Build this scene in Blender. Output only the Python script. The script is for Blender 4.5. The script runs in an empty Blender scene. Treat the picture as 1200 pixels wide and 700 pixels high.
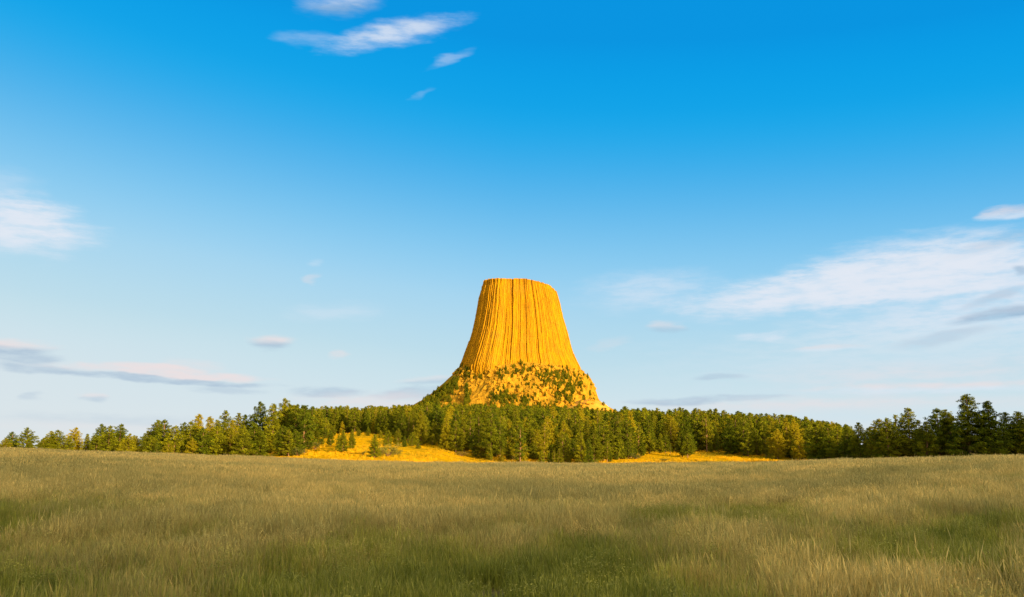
import bpy, math, random
import numpy as np
from mathutils import Vector
from mathutils.bvhtree import BVHTree

random.seed(7)
rng = np.random.default_rng(7)
S = bpy.context.scene
C = S.collection
R = math.radians

# ------------------------------------------------------------------ camera, sun, sky, exposure
F = 1039.0                      # focal length in pixels of a 1200 px wide picture
PITCH = math.atan(180 / F)      # horizon on row 530 of 700
EYE = 1.7
cam_d = bpy.data.cameras.new('camera')
cam_d.sensor_width = 36; cam_d.lens = 36 * F / 1200
cam_d.clip_start = 0.1; cam_d.clip_end = 60000
cam = bpy.data.objects.new('camera', cam_d); C.objects.link(cam)
cam.location = (0, 0, EYE); cam.rotation_euler = (R(90) + PITCH, 0, 0)
S.camera = cam

SUN_AZ = R(38)                  # to the right of straight behind the camera
SUN_EL = R(13)
SH = Vector((math.sin(SUN_AZ), -math.cos(SUN_AZ)))      # horizontal direction towards the sun
sun_d = bpy.data.lights.new('sun', 'SUN'); sun_d.energy = 5.0; sun_d.angle = R(0.53)
sun_d.color = (1.0, 0.73, 0.36)
sun = bpy.data.objects.new('sun', sun_d); C.objects.link(sun)
sun.location = (200, -300, 300)
sd = Vector((SH.x * math.cos(SUN_EL), SH.y * math.cos(SUN_EL), math.sin(SUN_EL)))
sun.rotation_euler = sd.to_track_quat('Z', 'Y').to_euler()

S.view_settings.view_transform = 'Standard'; S.view_settings.look = 'None'
S.view_settings.gamma = 1; S.view_settings.use_curve_mapping = False
S.view_settings.exposure = 0.85
S.render.engine = 'CYCLES'
S.cycles.max_bounces = 5; S.cycles.diffuse_bounces = 2; S.cycles.glossy_bounces = 2
S.cycles.transmission_bounces = 3; S.cycles.transparent_max_bounces = 6
S.cycles.caustics_reflective = False; S.cycles.caustics_refractive = False


def slopes(u, v):
    """picture position (1200 x 700) -> x/y and z/y of the line of sight"""
    dx = (u - 600) / F; dy = (350 - v) / F
    c, s = math.cos(PITCH), math.sin(PITCH)
    Y = c - dy * s; Z = s + dy * c
    return dx / Y, Z / Y


class NT:
    """small helper for node trees"""
    def __init__(self, tree):
        self.t = tree; tree.nodes.clear()
    def n(self, kind, **kw):
        nd = self.t.nodes.new(kind)
        for k, v in kw.items():
            if k == 'inp':
                for kk, vv in v.items():
                    if isinstance(vv, bpy.types.NodeSocket): self.t.links.new(vv, nd.inputs[kk])
                    else: nd.inputs[kk].default_value = vv
            else: setattr(nd, k, v)
        return nd
    def math(self, op, a, b=0.0, c=None, clamp=False):
        i = {0: a, 1: b}
        if c is not None: i[2] = c
        return self.n('ShaderNodeMath', operation=op, use_clamp=clamp, inp=i).outputs[0]
    def vmath(self, op, a, b=(0, 0, 0)):
        return self.n('ShaderNodeVectorMath', operation=op, inp={0: a, 1: b})
    def mix(self, f, a, b, blend='MIX'):
        m = self.n('ShaderNodeMix', data_type='RGBA', blend_type=blend)
        for idx, v in ((0, f), (6, a), (7, b)):
            if isinstance(v, bpy.types.NodeSocket): self.t.links.new(v, m.inputs[idx])
            else: m.inputs[idx].default_value = v if idx == 0 or len(v) == 4 else (*v, 1)
        return m.outputs[2]
    def ramp(self, f, stops, interp='LINEAR'):
        r = self.n('ShaderNodeValToRGB', inp={0: f}); cr = r.color_ramp; cr.interpolation = interp
        while len(cr.elements) < len(stops): cr.elements.new(0.5)
        for e, (p, c) in zip(cr.elements, stops):
            e.position = p; e.color = (*c, 1) if len(c) == 3 else c
        return r.outputs[0]
    def mapr(self, v, a, b, c=0.0, d=1.0, smooth=True):
        return self.n('ShaderNodeMapRange', interpolation_type='SMOOTHSTEP' if smooth else 'LINEAR',
                      inp={0: v, 1: a, 2: b, 3: c, 4: d}).outputs[0]
    def noise(self, vec, scale, detail=4, rough=0.55):
        return self.n('ShaderNodeTexNoise', inp={'Vector': vec, 'Scale': scale, 'Detail': detail, 'Roughness': rough})
    def link(self, a, b): self.t.links.new(a, b)


def lin(c):
    return tuple(((x / 255) / 12.92 if x / 255 <= 0.04045 else ((x / 255 + 0.055) / 1.055) ** 2.4) for x in c)


W = bpy.data.worlds.new('World'); S.world = W; W.use_nodes = True
w = NT(W.node_tree)
sky = w.n('ShaderNodeTexSky', sky_type='NISHITA')
sky.sun_disc = False; sky.sun_elevation = SUN_EL; sky.sun_rotation = math.pi - SUN_AZ
sky.altitude = 1300; sky.air_density = 1.0; sky.dust_density = 0.6; sky.ozone_density = 1.0
tc = w.n('ShaderNodeTexCoord').outputs['Generated']
sep = w.n('ShaderNodeSeparateXYZ', inp={0: tc})
az = w.math('ARCTAN2', sep.outputs[0], sep.outputs[1])
el = w.math('ARCSINE', sep.outputs[2])
# the clear evening air: deep saturated blue overhead, milky low down, milkier to the left
GAIN = 1 / 2 ** S.view_settings.exposure
SKY = [(530, (222, 226, 229)), (500, (216, 227, 233)), (460, (204, 226, 235)), (420, (190, 221, 233)), (350, (165, 213, 240)), (300, (138, 203, 240)),
       (250, (108, 190, 238)), (200, (75, 178, 236)), (150, (36, 170, 235)), (100, (2, 164, 233)), (10, (0, 152, 229))]
shift = w.math('ADD', w.math('MULTIPLY', w.math('MAXIMUM', w.math('MINIMUM', az, 0.0), -0.8), 0.11), w.math('MULTIPLY', w.math('MINIMUM', w.math('MAXIMUM', az, 0.0), 0.8), 0.05))
ele = w.math('ADD', el, w.math('MULTIPLY', shift, w.mapr(el, 0.0, 0.12)))
clear = w.ramp(w.math('DIVIDE', ele, 1.3), [(math.atan((530 - v) / 1039) / 1.3 * .985, tuple(x * GAIN for x in lin(c))) for v, c in SKY] + [(1.0, tuple(x * GAIN for x in lin((0, 118, 205))))], 'B_SPLINE')
SKY_STRENGTH = 0.1
nish = w.mix(1.0, sky.outputs[0], (SKY_STRENGTH,) * 3, 'MULTIPLY')
base = w.mix(w.mapr(sep.outputs[1], 0.3, -0.3, 0.015, 0.9), clear, nish)


def ae(u, v):
    a, b = slopes(u, v)
    return math.atan(a), math.atan(b / math.sqrt(1 + a * a))


# cloud field in azimuth and elevation: stretched noise shared by all the clouds
co = w.n('ShaderNodeCombineXYZ', inp={0: az, 1: el, 2: 0.0}).outputs[0]
st = w.n('ShaderNodeMapping', inp={0: co, 'Scale': (1.0, 3.2, 1.0), 'Rotation': (0, 0, R(-8))}).outputs[0]
warp = w.noise(st, 9.0, 4, 0.6).outputs['Color']
wv = w.vmath('SUBTRACT', warp, (0.5, 0.5, 0.5)).outputs[0]
wv = w.vmath('MULTIPLY', wv, (0.07, 0.018, 0.0)).outputs[0]
cow = w.vmath('ADD', co, wv).outputs[0]
fib = w.noise(w.n('ShaderNodeMapping', inp={0: co, 'Scale': (1.0, 4.5, 1.0), 'Rotation': (0, 0, R(-14))}).outputs[0], 26.0, 6, 0.62).outputs[0]
fibm = w.mapr(fib, 0.3, 0.62, 0.55, 1.0)
erode = w.math('MULTIPLY', w.math('SUBTRACT', 0.52, fib), 0.6)
WH = lin((226, 233, 244)); PK = lin((238, 224, 224)); GR = lin((168, 190, 212)); GB = lin((135, 172, 203)); HZ = lin((205, 226, 238))
CLOUDS = [  # u, v, half width, half height, tilt, upper colour, lower colour, opacity, softness
    (402, 4, 62, 17, 9, WH, GR, .6, .95), (463, 40, 96, 18, 13, WH, WH, .78, .95), (360, 45, 45, 10, 5, WH, WH, .22, .9),
    (522, 68, 34, 6, 21, WH, WH, .3, 1), (495, 110, 24, 4, 19, WH, WH, .14, 1),
    (22, 262, 86, 38, -4, WH, WH, .95, .85), (12, 215, 40, 20, 0, WH, WH, .22, 1),
    (1185, 249, 32, 9, 2, PK, WH, .7, .7),
    (985, 334, 205, 28, 6, WH, WH, .88, .8), (1060, 316, 170, 40, 6, WH, WH, .85, .85), (1170, 318, 120, 40, 0, WH, WH, .75, .8), (1010, 350, 220, 8, 1, WH, WH, .5, .9),
    (760, 340, 95, 30, 3, WH, WH, .5, 1), (1050, 340, 260, 24, 2, WH, WH, .3, 1),
    (1130, 390, 210, 62, 3, WH, HZ, .8, 1), (1000, 430, 300, 55, 0, HZ, HZ, .65, 1),
    (1172, 369, 52, 8, 6, GR, GB, .8, .7), (1165, 350, 34, 7, 18, GR, GR, .5, .8), (1198, 318, 10, 6, 0, GB, GB, .6, .8),
    (1105, 396, 66, 8, 6, GR, GR, .45, .8), (1175, 283, 60, 8, 14, GR, GR, .3, .9),
    (895, 393, 40, 7, 0, WH, WH, .5, .8), (965, 409, 44, 5, 0, PK, WH, .4, .8), (1085, 455, 145, 8, 0, PK, WH, .6, .8),
    (775, 382, 20, 8, 5, PK, GR, .5, .8), (720, 402, 26, 8, 10, PK, PK, .2, .9),
    (842, 442, 32, 5, 0, GR, GR, .5, .8), (800, 470, 75, 6, 2, GR, GB, .55, .7), (880, 467, 48, 5, 0, GR, GR, .4, .8),
    (22, 404, 44, 10, -2, PK, GR, .75, .7), (38, 418, 36, 8, -2, GR, GR, .6, .7), (50, 432, 48, 6, -3, GR, GR, .6, .7), (190, 436, 125, 7, -2, PK, PK, .85, .6), (200, 445, 130, 4, -2, GR, GR, .75, .7),
    (268, 456, 50, 5, -2, GR, GR, .4, .8), (225, 428, 40, 9, -3, PK, PK, .3, .9),
    (323, 400, 34, 10, 3, PK, GR, .75, .7), (399, 415, 12, 6, 0, PK, PK, .45, .8),
    (385, 459, 56, 8, 0, GR, GR, .6, .7), (488, 461, 62, 9, 3, GR, GR, .55, .7), (450, 470, 120, 15, 0, PK, PK, .5, .9), (500, 447, 40, 6, 3, PK, GR, .4, .8),
    (106, 465, 16, 6, 0, PK, GR, .5, .8), (48, 464, 14, 5, 5, GR, GR, .35, .8),
    (369, 310, 12, 6, 0, WH, WH, .25, 1), (370, 328, 12, 7, 0, PK, PK, .35, .9), (385, 365, 70, 14, 3, WH, WH, .3, 1),
    (130, 495, 150, 12, 0, GR, PK, .25, .9), (600, 372, 1, 1, 0, WH, WH, 0.0, 1), (960, 480, 280, 18, 0, PK, HZ, .5, 1), (1080, 425, 220, 30, 2, HZ, PK, .4, 1),
]
col = base
CLOUD_GAIN = 1 / 2 ** S.view_settings.exposure
for (u, v, a, b, rot, top, low, op, soft) in CLOUDS:
    if op <= 0: continue
    A, E = ae(u, v)
    m = w.n('ShaderNodeMapping', vector_type='TEXTURE', inp={0: cow, 'Location': (A, E, 0), 'Rotation': (0, 0, R(rot)),
            'Scale': (a / 1054, b / 1054, 1)}).outputs[0]
    L = w.vmath('LENGTH', m).outputs['Value']
    L = w.math('ADD', L, erode)
    k = w.mapr(L, 1.12, 1.12 - 1.0 * soft, 0.0, op)
    k = w.math('MULTIPLY', k, fibm)
    if top != low:
        my = w.n('ShaderNodeSeparateXYZ', inp={0: m}).outputs[1]
        cc = w.mix(w.mapr(my, -0.45, 0.35), low, top)
        cc = w.mix(1.0, cc, (CLOUD_GAIN,) * 3, 'MULTIPLY')
    else:
        cc = tuple(x * CLOUD_GAIN for x in top)
    col = w.mix(k, col, cc)
# warm glow added to the unseen sky round the sun, to fill the meadow shade
dots = w.vmath('DOT_PRODUCT', tc, tuple(sd)).outputs['Value']
GLOW = 1.7
glow = w.math('MULTIPLY', w.mapr(dots, 0.25, 1.05), GLOW)
gcol = w.mix(1.0, (1.0, 0.74, 0.42), w.n('ShaderNodeCombineXYZ', inp={0: glow, 1: glow, 2: glow}).outputs[0], 'MULTIPLY')
col = w.mix(1.0, col, gcol, 'ADD')
bg = w.n('ShaderNodeBackground', inp={0: col, 1: 1.0})
wo = w.n('ShaderNodeOutputWorld', inp={0: bg.outputs[0]})

# ------------------------------------------------------------------ helpers


def sm(t):
    t = np.clip(t, 0, 1); return t * t * (3 - 2 * t)


def hash2(ix, iy, seed=0):
    n = (ix.astype(np.int64) * 374761393 + iy.astype(np.int64) * 668265263 + seed * 974711) & 0xffffffff
    n = ((n ^ (n >> 13)) * 1274126177) & 0xffffffff
    return ((n ^ (n >> 16)) & 0xffff) / 65535.0


def vnoise(x, y, seed=0):
    x = np.asarray(x, float); y = np.asarray(y, float)
    ix = np.floor(x); iy = np.floor(y); fx = x - ix; fy = y - iy
    fx = fx * fx * (3 - 2 * fx); fy = fy * fy * (3 - 2 * fy)
    a = hash2(ix, iy, seed); b = hash2(ix + 1, iy, seed); c = hash2(ix, iy + 1, seed); d = hash2(ix + 1, iy + 1, seed)
    return (a * (1 - fx) + b * fx) * (1 - fy) + (c * (1 - fx) + d * fx) * fy


def fbm(x, y, seed=0, o=4):
    s = 0; a = 1; t = 0
    for i in range(o):
        s = s + a * vnoise(x * 2 ** i, y * 2 ** i, seed + i * 17); t += a; a *= .5
    return s / t


def new_mesh(name, verts, faces, mats, smooth=False, attrs=None, mat_idx=None):
    """faces: (n,3) or (n,4) int array"""
    me = bpy.data.meshes.new(name)
    verts = np.asarray(verts, np.float32); faces = np.asarray(faces, np.int32)
    k = faces.shape[1]
    me.vertices.add(len(verts)); me.vertices.foreach_set('co', verts.ravel())
    me.loops.add(faces.size); me.loops.foreach_set('vertex_index', faces.ravel())
    me.polygons.add(len(faces)); me.polygons.foreach_set('loop_start', np.arange(0, faces.size, k, dtype=np.int32))
    for m in mats: me.materials.append(m)
    if mat_idx is not None: me.polygons.foreach_set('material_index', np.asarray(mat_idx, np.int32))
    me.update(calc_edges=True)
    me.polygons.foreach_set('use_smooth', np.full(len(faces), smooth))
    for nm, dat in (attrs or {}).items():
        at = me.attributes.new(nm, 'FLOAT', 'POINT'); at.data.foreach_set('value', np.asarray(dat, np.float32))
    me.validate()
    return me


def obj(name, me, parent=None, **props):
    o = bpy.data.objects.new(name, me); C.objects.link(o)
    if parent: o.parent = parent
    for k, v in props.items(): o[k] = v
    return o


def mat(name):
    m = bpy.data.materials.new(name); m.use_nodes = True
    return m, NT(m.node_tree)


def finish(nt, color, rough=0.9, normal=None, spec=0.2, trans=None):
    p = nt.n('ShaderNodeBsdfPrincipled', inp={'Base Color': color, 'Roughness': rough, 'Specular IOR Level': spec})
    if normal is not None: nt.link(normal, p.inputs['Normal'])
    sh = p.outputs[0]
    if trans:
        tr = nt.n('ShaderNodeBsdfTranslucent', inp={0: color})
        sh = nt.n('ShaderNodeMixShader', inp={0: trans, 1: sh, 2: tr.outputs[0]}).outputs[0]
    nt.n('ShaderNodeOutputMaterial', inp={0: sh})


# ------------------------------------------------------------------ materials
# ground: dry and green grass over soil
m_ground, g = mat('meadow_ground')
pos = g.n('ShaderNodeNewGeometry').outputs['Position']
n1 = g.noise(pos, 0.06, 5, 0.6).outputs[0]; n2 = g.noise(pos, 1.4, 5, 0.7).outputs[0]; n3 = g.noise(pos, 9.0, 3, 0.7).outputs[0]
dry = g.mix(g.mapr(n2, .3, .7), (0.66, 0.355, 0.003), (0.80, 0.42, 0.002))
dry = g.mix(g.mapr(n1, .45, .7), dry, (0.50, 0.32, 0.008))
dry = g.mix(g.math('MULTIPLY', g.mapr(n3, .45, .75), .5), dry, (0.38, 0.21, 0.012))
n4 = g.noise(g.n('ShaderNodeMapping', inp={0: pos, 'Scale': (.12, .35, .6)}).outputs[0], 1.0, 6, .7).outputs[0]
dry = g.mix(g.math('MULTIPLY', g.mapr(n4, .46, .62), .75), dry, (0.42, 0.25, 0.010))  # darker streaks: ochre variation plus shadow streaks painted into the colour
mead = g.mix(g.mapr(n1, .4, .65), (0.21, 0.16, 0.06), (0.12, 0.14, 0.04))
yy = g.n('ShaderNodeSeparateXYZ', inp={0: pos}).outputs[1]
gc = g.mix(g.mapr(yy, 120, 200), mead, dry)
bmp = g.n('ShaderNodeBump', inp={'Strength': 0.9, 'Distance': 0.6, 'Height': n2})
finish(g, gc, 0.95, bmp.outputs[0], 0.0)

# grass blades: colour from the tuft's own mix of dry and green, and height along the blade
m_grass, g = mat('meadow_grass')
hh = g.n('ShaderNodeAttribute', attribute_name='hgt').outputs['Fac']
tn = g.n('ShaderNodeAttribute', attribute_name='tint').outputs['Fac']
gr = g.n('ShaderNodeAttribute', attribute_name='green', attribute_type='INSTANCER').outputs['Fac']
br = g.n('ShaderNodeAttribute', attribute_name='tone', attribute_type='INSTANCER').outputs['Fac']
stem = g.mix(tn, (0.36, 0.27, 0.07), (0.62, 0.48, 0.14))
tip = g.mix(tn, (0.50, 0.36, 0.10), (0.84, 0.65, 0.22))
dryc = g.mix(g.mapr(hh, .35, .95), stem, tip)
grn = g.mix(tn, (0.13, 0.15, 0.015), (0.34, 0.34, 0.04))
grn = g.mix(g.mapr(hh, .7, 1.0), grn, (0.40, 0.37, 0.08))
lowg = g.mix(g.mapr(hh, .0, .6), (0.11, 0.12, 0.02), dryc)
gf = g.mapr(g.math('ADD', gr, g.math('MULTIPLY', g.math('SUBTRACT', tn, .5), .35)), .35, .75)
gcol_ = g.mix(gf, lowg, grn)
gcol_ = g.mix(1.0, gcol_, g.mix(br, (.74, .79, .72), (1.34, 1.27, 1.12)), 'MULTIPLY')
finish(g, gcol_, 0.8, None, 0.1, 0.3)

# pine needles
def needle_mat(name, a, b, c):
    m, g = mat(name)
    tn = g.n('ShaderNodeAttribute', attribute_name='tint').outputs['Fac']
    rd = g.n('ShaderNodeObjectInfo').outputs['Random']
    k = g.mix(tn, a, b)
    k = g.mix(g.math('MULTIPLY', g.mapr(rd, .55, 1.0), .8), k, c)
    k = g.mix(1.0, k, g.mix(g.mapr(g.math('FRACT', g.math('MULTIPLY', rd, 7.31)), 0, 1), (.55, .66, .8), (1.2, 1.12, 1.0)), 'MULTIPLY')
    finish(g, k, 0.85, None, 0.05, 0.3)
    return m
m_needle = needle_mat('pine_needles', (0.045, 0.062, 0.004), (0.35, 0.37, 0.012), (0.36, 0.30, 0.010))
m_shrub = needle_mat('shrub_leaves', (0.14, 0.15, 0.025), (0.30, 0.27, 0.04), (0.30, 0.22, 0.04))
m_bark, g = mat('pine_bark')
pos = g.n('ShaderNodeTexCoord').outputs['Object']
st_ = g.n('ShaderNodeMapping', inp={0: pos, 'Scale': (6, 6, 1.2)}).outputs[0]
bn = g.noise(st_, 2.0, 5, .7).outputs[0]
finish(g, g.mix(g.mapr(bn, .35, .65), (0.11, 0.065, 0.035), (0.36, 0.20, 0.09)), .9,
       g.n('ShaderNodeBump', inp={'Strength': .6, 'Height': bn}).outputs[0])

# rock of the tower: vertical weathering streaks
m_rock, g = mat('column_rock')
pos = g.n('ShaderNodeNewGeometry').outputs['Position']
v1 = g.noise(g.n('ShaderNodeMapping', inp={0: pos, 'Scale': (.16, .16, .006)}).outputs[0], 1.0, 6, .65).outputs[0]
v2 = g.noise(g.n('ShaderNodeMapping', inp={0: pos, 'Scale': (.5, .5, .02)}).outputs[0], 1.0, 5, .7).outputs[0]
v3 = g.noise(pos, .03, 5, .6).outputs[0]
rc = g.mix(g.mapr(v1, .35, .65), (0.34, 0.168, 0.008), (0.44, 0.218, 0.005))
rc = g.mix(g.math('MULTIPLY', g.mapr(v2, .48, .72), .45), rc, (0.19, 0.105, 0.018))
rc = g.mix(g.math('MULTIPLY', g.mapr(v3, .5, .7), .3), rc, (0.34, 0.19, 0.02))
finish(g, rc, .92, g.n('ShaderNodeBump', inp={'Strength': .6, 'Distance': 2.0, 'Height': v2}).outputs[0], 0.0)
m_talus, g = mat('talus_rock')
pos = g.n('ShaderNodeNewGeometry').outputs['Position']
v1 = g.noise(pos, .05, 6, .65).outputs[0]; v2 = g.noise(pos, .22, 5, .75).outputs[0]
rc = g.mix(g.mapr(v1, .38, .62), (0.34, 0.185, 0.014), (0.44, 0.235, 0.016))
rc = g.mix(g.math('MULTIPLY', g.mapr(v2, .5, .7), .65), rc, (0.22, 0.13, 0.008))
finish(g, rc, .95, g.n('ShaderNodeBump', inp={'Strength': .8, 'Distance': 3.0, 'Height': v2}).outputs[0], 0.0)

# ------------------------------------------------------------------ terrain
US = np.array([-200, 0, 200, 340, 415, 500, 560, 640, 720, 820, 930, 1050, 1200, 1400], float)
V_EDGE = np.interp(US, [0, 150, 300, 450, 600, 750, 900, 960, 1050, 1200], [525.5, 530.5, 535.5, 541.5, 543, 543.5, 541.5, 540, 537, 534.5])
Y_EDGE = np.interp(US, [0, 300, 600, 900, 1200], [95, 100, 100, 80, 60])
YS = np.array([150, 230, 270, 300, 340, 450, 600, 900, 1500, 2000, 3500, 8000], float)
ZT = {  # ground height at those depths, by bearing
    -200: [-3, -3, -2, -2, -1, 0, 1, 3, 6, 8, 5, 0],
    0:    [-3, -3, -2, -2, -1, 0, 1, 3, 6, 8, 5, 0],
    200:  [-3, -3, -1.5, -1, 0, 1, 2, 5, 12, 15, 6, 0],
    340:  [-3, -1.2, 1.0, 3.2, 6, 9.5, 14, 20, 42, 45, 8, 0],
    415:  [-3.2, -1.2, 2.2, 5.2, 8.6, 11.5, 15.5, 25, 55, 62, 10, 0],
    500:  [-3.2, -1.4, 1.0, 3.6, 6.5, 11, 15.5, 28, 62, 75, 10, 0],
    560:  [-3.2, -2.5, -1.2, 1.8, 5, 10.5, 15.5, 30, 65, 80, 10, 0],
    640:  [-3.2, -3.1, -2.5, -0.4, 3.3, 10, 15.5, 30, 65, 80, 10, 0],
    720:  [-3.2, -3.0, -2.3, -0.8, 2.3, 9.5, 15.5, 28, 62, 75, 10, 0],
    820:  [-3, -3, -2.4, -1.0, 1.3, 8.5, 14, 22, 50, 60, 8, 0],
    930:  [-3, -2.8, -2.2, -1.0, 0.8, 6, 9.5, 14, 25, 30, 6, 0],
    1050: [-1.5, 0, 0, 0.3, 0.8, 1.5, 2.5, 5, 9, 10, 4, 0],
    1200: [-1, 0.3, 0.3, 0.5, 0.5, 1, 2, 3, 5, 6, 3, 0],
    1400: [-1, 0.3, 0.3, 0.5, 0.5, 1, 2, 3, 5, 6, 3, 0]}
ZG = np.array([ZT[int(u)] for u in US])
SLP = np.array([slopes(600, v)[1] for v in V_EDGE])


def bilerp(u, y):
    iu = np.clip(np.searchsorted(US, u) - 1, 0, len(US) - 2); fu = sm((u - US[iu]) / (US[iu + 1] - US[iu]))
    iy = np.clip(np.searchsorted(YS, y) - 1, 0, len(YS) - 2); fy = np.clip((y - YS[iy]) / (YS[iy + 1] - YS[iy]), 0, 1)
    return (ZG[iu, iy] * (1 - fu) + ZG[iu + 1, iy] * fu) * (1 - fy) + (ZG[iu, iy + 1] * (1 - fu) + ZG[iu + 1, iy + 1] * fu) * fy


def edge_y(u): return np.interp(u, US, Y_EDGE)


def height(x, y):
    x = np.asarray(x, float); y = np.asarray(y, float)
    yc = np.maximum(y, 12.0)
    u = np.clip(600 + 1054 * x / yc, -200, 1400)
    ye = np.interp(u, US, Y_EDGE); sl = np.interp(u, US, SLP)
    ze = EYE + ye * sl - 0.42
    r = np.clip(y / ye, 0, None)
    mead = ze * sm(np.clip(r, 0, 1)) + (fbm(x * .05, y * .05, 3, 3) - .5) * 0.35 * sm(y / 15) * sm((1.0 - r) / .4 + .15)
    far = bilerp(u, np.maximum(y, YS[0]))
    k = sm((y - ye) / np.maximum(150 - ye, 20))
    z = mead * (1 - k) + far * k
    z = z + (fbm(x * .02, y * .02, 9, 4) - .5) * 1.6 * sm((y - 200) / 200)
    # long bare ridge, unseen behind the camera, added to shade the meadow
    p = x * SH.x + y * SH.y; q = -x * SH.y + y * SH.x
    Hr = 0.2309 * (600 + RIDGE_D) + (fbm(q * .012, 0 * q + 3.1, 21, 3) - .5) * 8
    ridge = Hr * sm((p - 150) / 450) ** 1.0 * (1 - sm((p - 650) / 1500)) * (1 - sm((np.abs(q) - 1300) / 900))
    return z + ridge


RIDGE_D = 126
h0 = float(height(0, 0)); cam.location.z = EYE


def gz(x, y): return float(height(np.array([x]), np.array([y]))[0])


tx = np.linspace(-6.9, 6.9, 460); xs = 15 * np.sinh(tx)
ty = np.linspace(-5.2, 6.6, 520); ys = 60 + 25 * np.sinh(ty)
GX, GY = np.meshgrid(xs, ys)
GZ = height(GX.ravel(), GY.ravel())
nx, ny = len(xs), len(ys)
idx = np.arange(nx * ny).reshape(ny, nx)
fc = np.stack([idx[:-1, :-1], idx[:-1, 1:], idx[1:, 1:], idx[1:, :-1]], -1).reshape(-1, 4)
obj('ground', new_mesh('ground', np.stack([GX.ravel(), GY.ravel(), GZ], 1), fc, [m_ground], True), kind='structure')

# ------------------------------------------------------------------ the rock tower
YC = 1770.0


def xz(u, v, y):
    a, b = slopes(u, v); return a * y, EYE + b * y


prof = [(338.3, 563.3, 651), (348.6, 560.6, 654), (361.4, 558.4, 657.4), (374, 555.8, 660), (387, 552.8, 663.6), (400, 549, 666.7),
        (413, 544.5, 669.8), (420, 542, 671.8), (426, 539.5, 674.5), (433.5, 536, 678), (440, 535, 678), (452, 535, 679), (470, 535, 680)]
pz = np.array([xz(600, v, YC)[1] for v, a, b in prof])[::-1]
pl = np.array([xz(a, v, YC)[0] for v, a, b in prof])[::-1]
pr = np.array([xz(b, v, YC)[0] for v, a, b in prof])[::-1]
NP, NH = 1500, 200
phi = np.linspace(0, 2 * np.pi, NP, endpoint=False)       # 0 = right, 1.5 pi = towards the camera
n_se = 3.5; TURN = R(14)
rho = 1 / (np.abs(np.cos(phi)) ** n_se + np.abs(np.sin(phi)) ** n_se) ** (1 / n_se)
px_, py_ = rho * np.cos(phi), rho * np.sin(phi) * 0.92
sx, sy = px_ * math.cos(TURN) - py_ * math.sin(TURN), px_ * math.sin(TURN) + py_ * math.cos(TURN)
sx = (sx - (sx.max() + sx.min()) / 2) / ((sx.max() - sx.min()) / 2)
# columns: cells along the perimeter
per = np.concatenate([[0], np.cumsum(np.hypot(np.diff(np.append(sx, sx[0])), np.diff(np.append(sy, sy[0]))))])
arc = per[:-1] / per[-1]
NCOL = 210
edges = np.linspace(0, 1, NCOL + 1) + np.append(rng.uniform(-.34, .34, NCOL), 0) / NCOL
edges[0] = 0; edges[-1] = 1
tt = np.linspace(0, 1, NH)
col_off = rng.uniform(-.8, .8, NCOL)
for k in rng.choice(NCOL, 26, replace=False): col_off[k] -= rng.uniform(.6, 2.8)
brk = rng.uniform(0.1, 1.5, NCOL); brk_d = rng.uniform(-2.6, 0.8, NCOL)
brk2 = rng.uniform(-.2, .6, NCOL); brk2_d = rng.uniform(-1.5, 3.2, NCOL)
ztop_u = np.array([558, 563.5, 567, 572, 580, 614, 624, 634, 642, 647, 651, 656.]); ztop_v = np.array([344, 337, 330, 326.8, 326, 326.2, 328, 330.4, 333, 336, 341, 350.])
verts = np.zeros((NH, NP, 3)); 
w_top = (pr[-1] - pl[-1]) / 2; c_top = (pr[-1] + pl[-1]) / 2
x_top = c_top + w_top * sx; y_top = YC + w_top * sy
u_top = 600 + x_top / np.minimum(y_top, YC) * 1039 * (math.cos(PITCH) - (350 - 332) / F * math.sin(PITCH))
v_rim = np.interp(u_top, ztop_u, ztop_v)
zrim = np.array([xz(600, v, min(y, YC))[1] for v, y in zip(v_rim, y_top)]) + (vnoise(arc * 180, arc * 0, 5) - .5) * .8
zrim = np.where(sy > 0, zrim - 12 * sy, zrim)
zb = pz[0]
for i, t in enumerate(tt):
    z = zb + (zrim - zb) * t
    L = np.interp(z, pz, pl); Rr = np.interp(z, pz, pr)
    zc = np.minimum(z, pz[-1])
    half = (Rr - L) / 2; cen = (Rr + L) / 2
    a = (arc + 0.0006 * np.sin(t * 7 + arc * 40) + 0.002 * (vnoise(arc * 30, arc * 0 + t * 2.5, 8) - .5)) % 1.0
    ci = np.clip(np.searchsorted(edges, a, side='right') - 1, 0, NCOL - 1)
    q = (a - edges[ci]) / (edges[ci + 1] - edges[ci]) * 2 - 1
    bulge = (1 - np.abs(q) ** 3.0) * 1.35
    bulge = bulge * (1 + 1.1 * np.exp(-((phi - 1.14 * np.pi) / .42) ** 2))
    low = sm((t - 0.16) / 0.2)
    d = bulge * (0.35 + .65 * low) + col_off[ci] * (0.25 + .75 * low)
    d += np.where(t > brk[ci], brk_d[ci], 0) + np.where(t < brk2[ci], brk2_d[ci] * .6, 0)
    d += (vnoise(arc * 22, arc * 0 + t * 1.2, 31) - .5) * 4.5 + (vnoise(arc * 60, arc * 0 + t * 3.1, 32) - .5) * 2.5 + (fbm(arc * 160, arc * 0 + t * 9, 33, 3) - .5) * 1.5
    d += (fbm(arc * 500, arc * 0 + t * 60, 35, 2) - .5) * 1.3 * (1.6 - low)
    d -= 2.0
    k = 1 + d / np.maximum(half, 1)
    verts[i, :, 0] = cen + half * sx * k; verts[i, :, 1] = YC + half * sy * k; verts[i, :, 2] = z
V = verts.reshape(-1, 3)
ii = np.arange(NH * NP).reshape(NH, NP); jn = np.roll(ii, -1, axis=1)
fq = np.stack([ii[:-1], jn[:-1], jn[1:], ii[1:]], -1).reshape(-1, 4)
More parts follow.
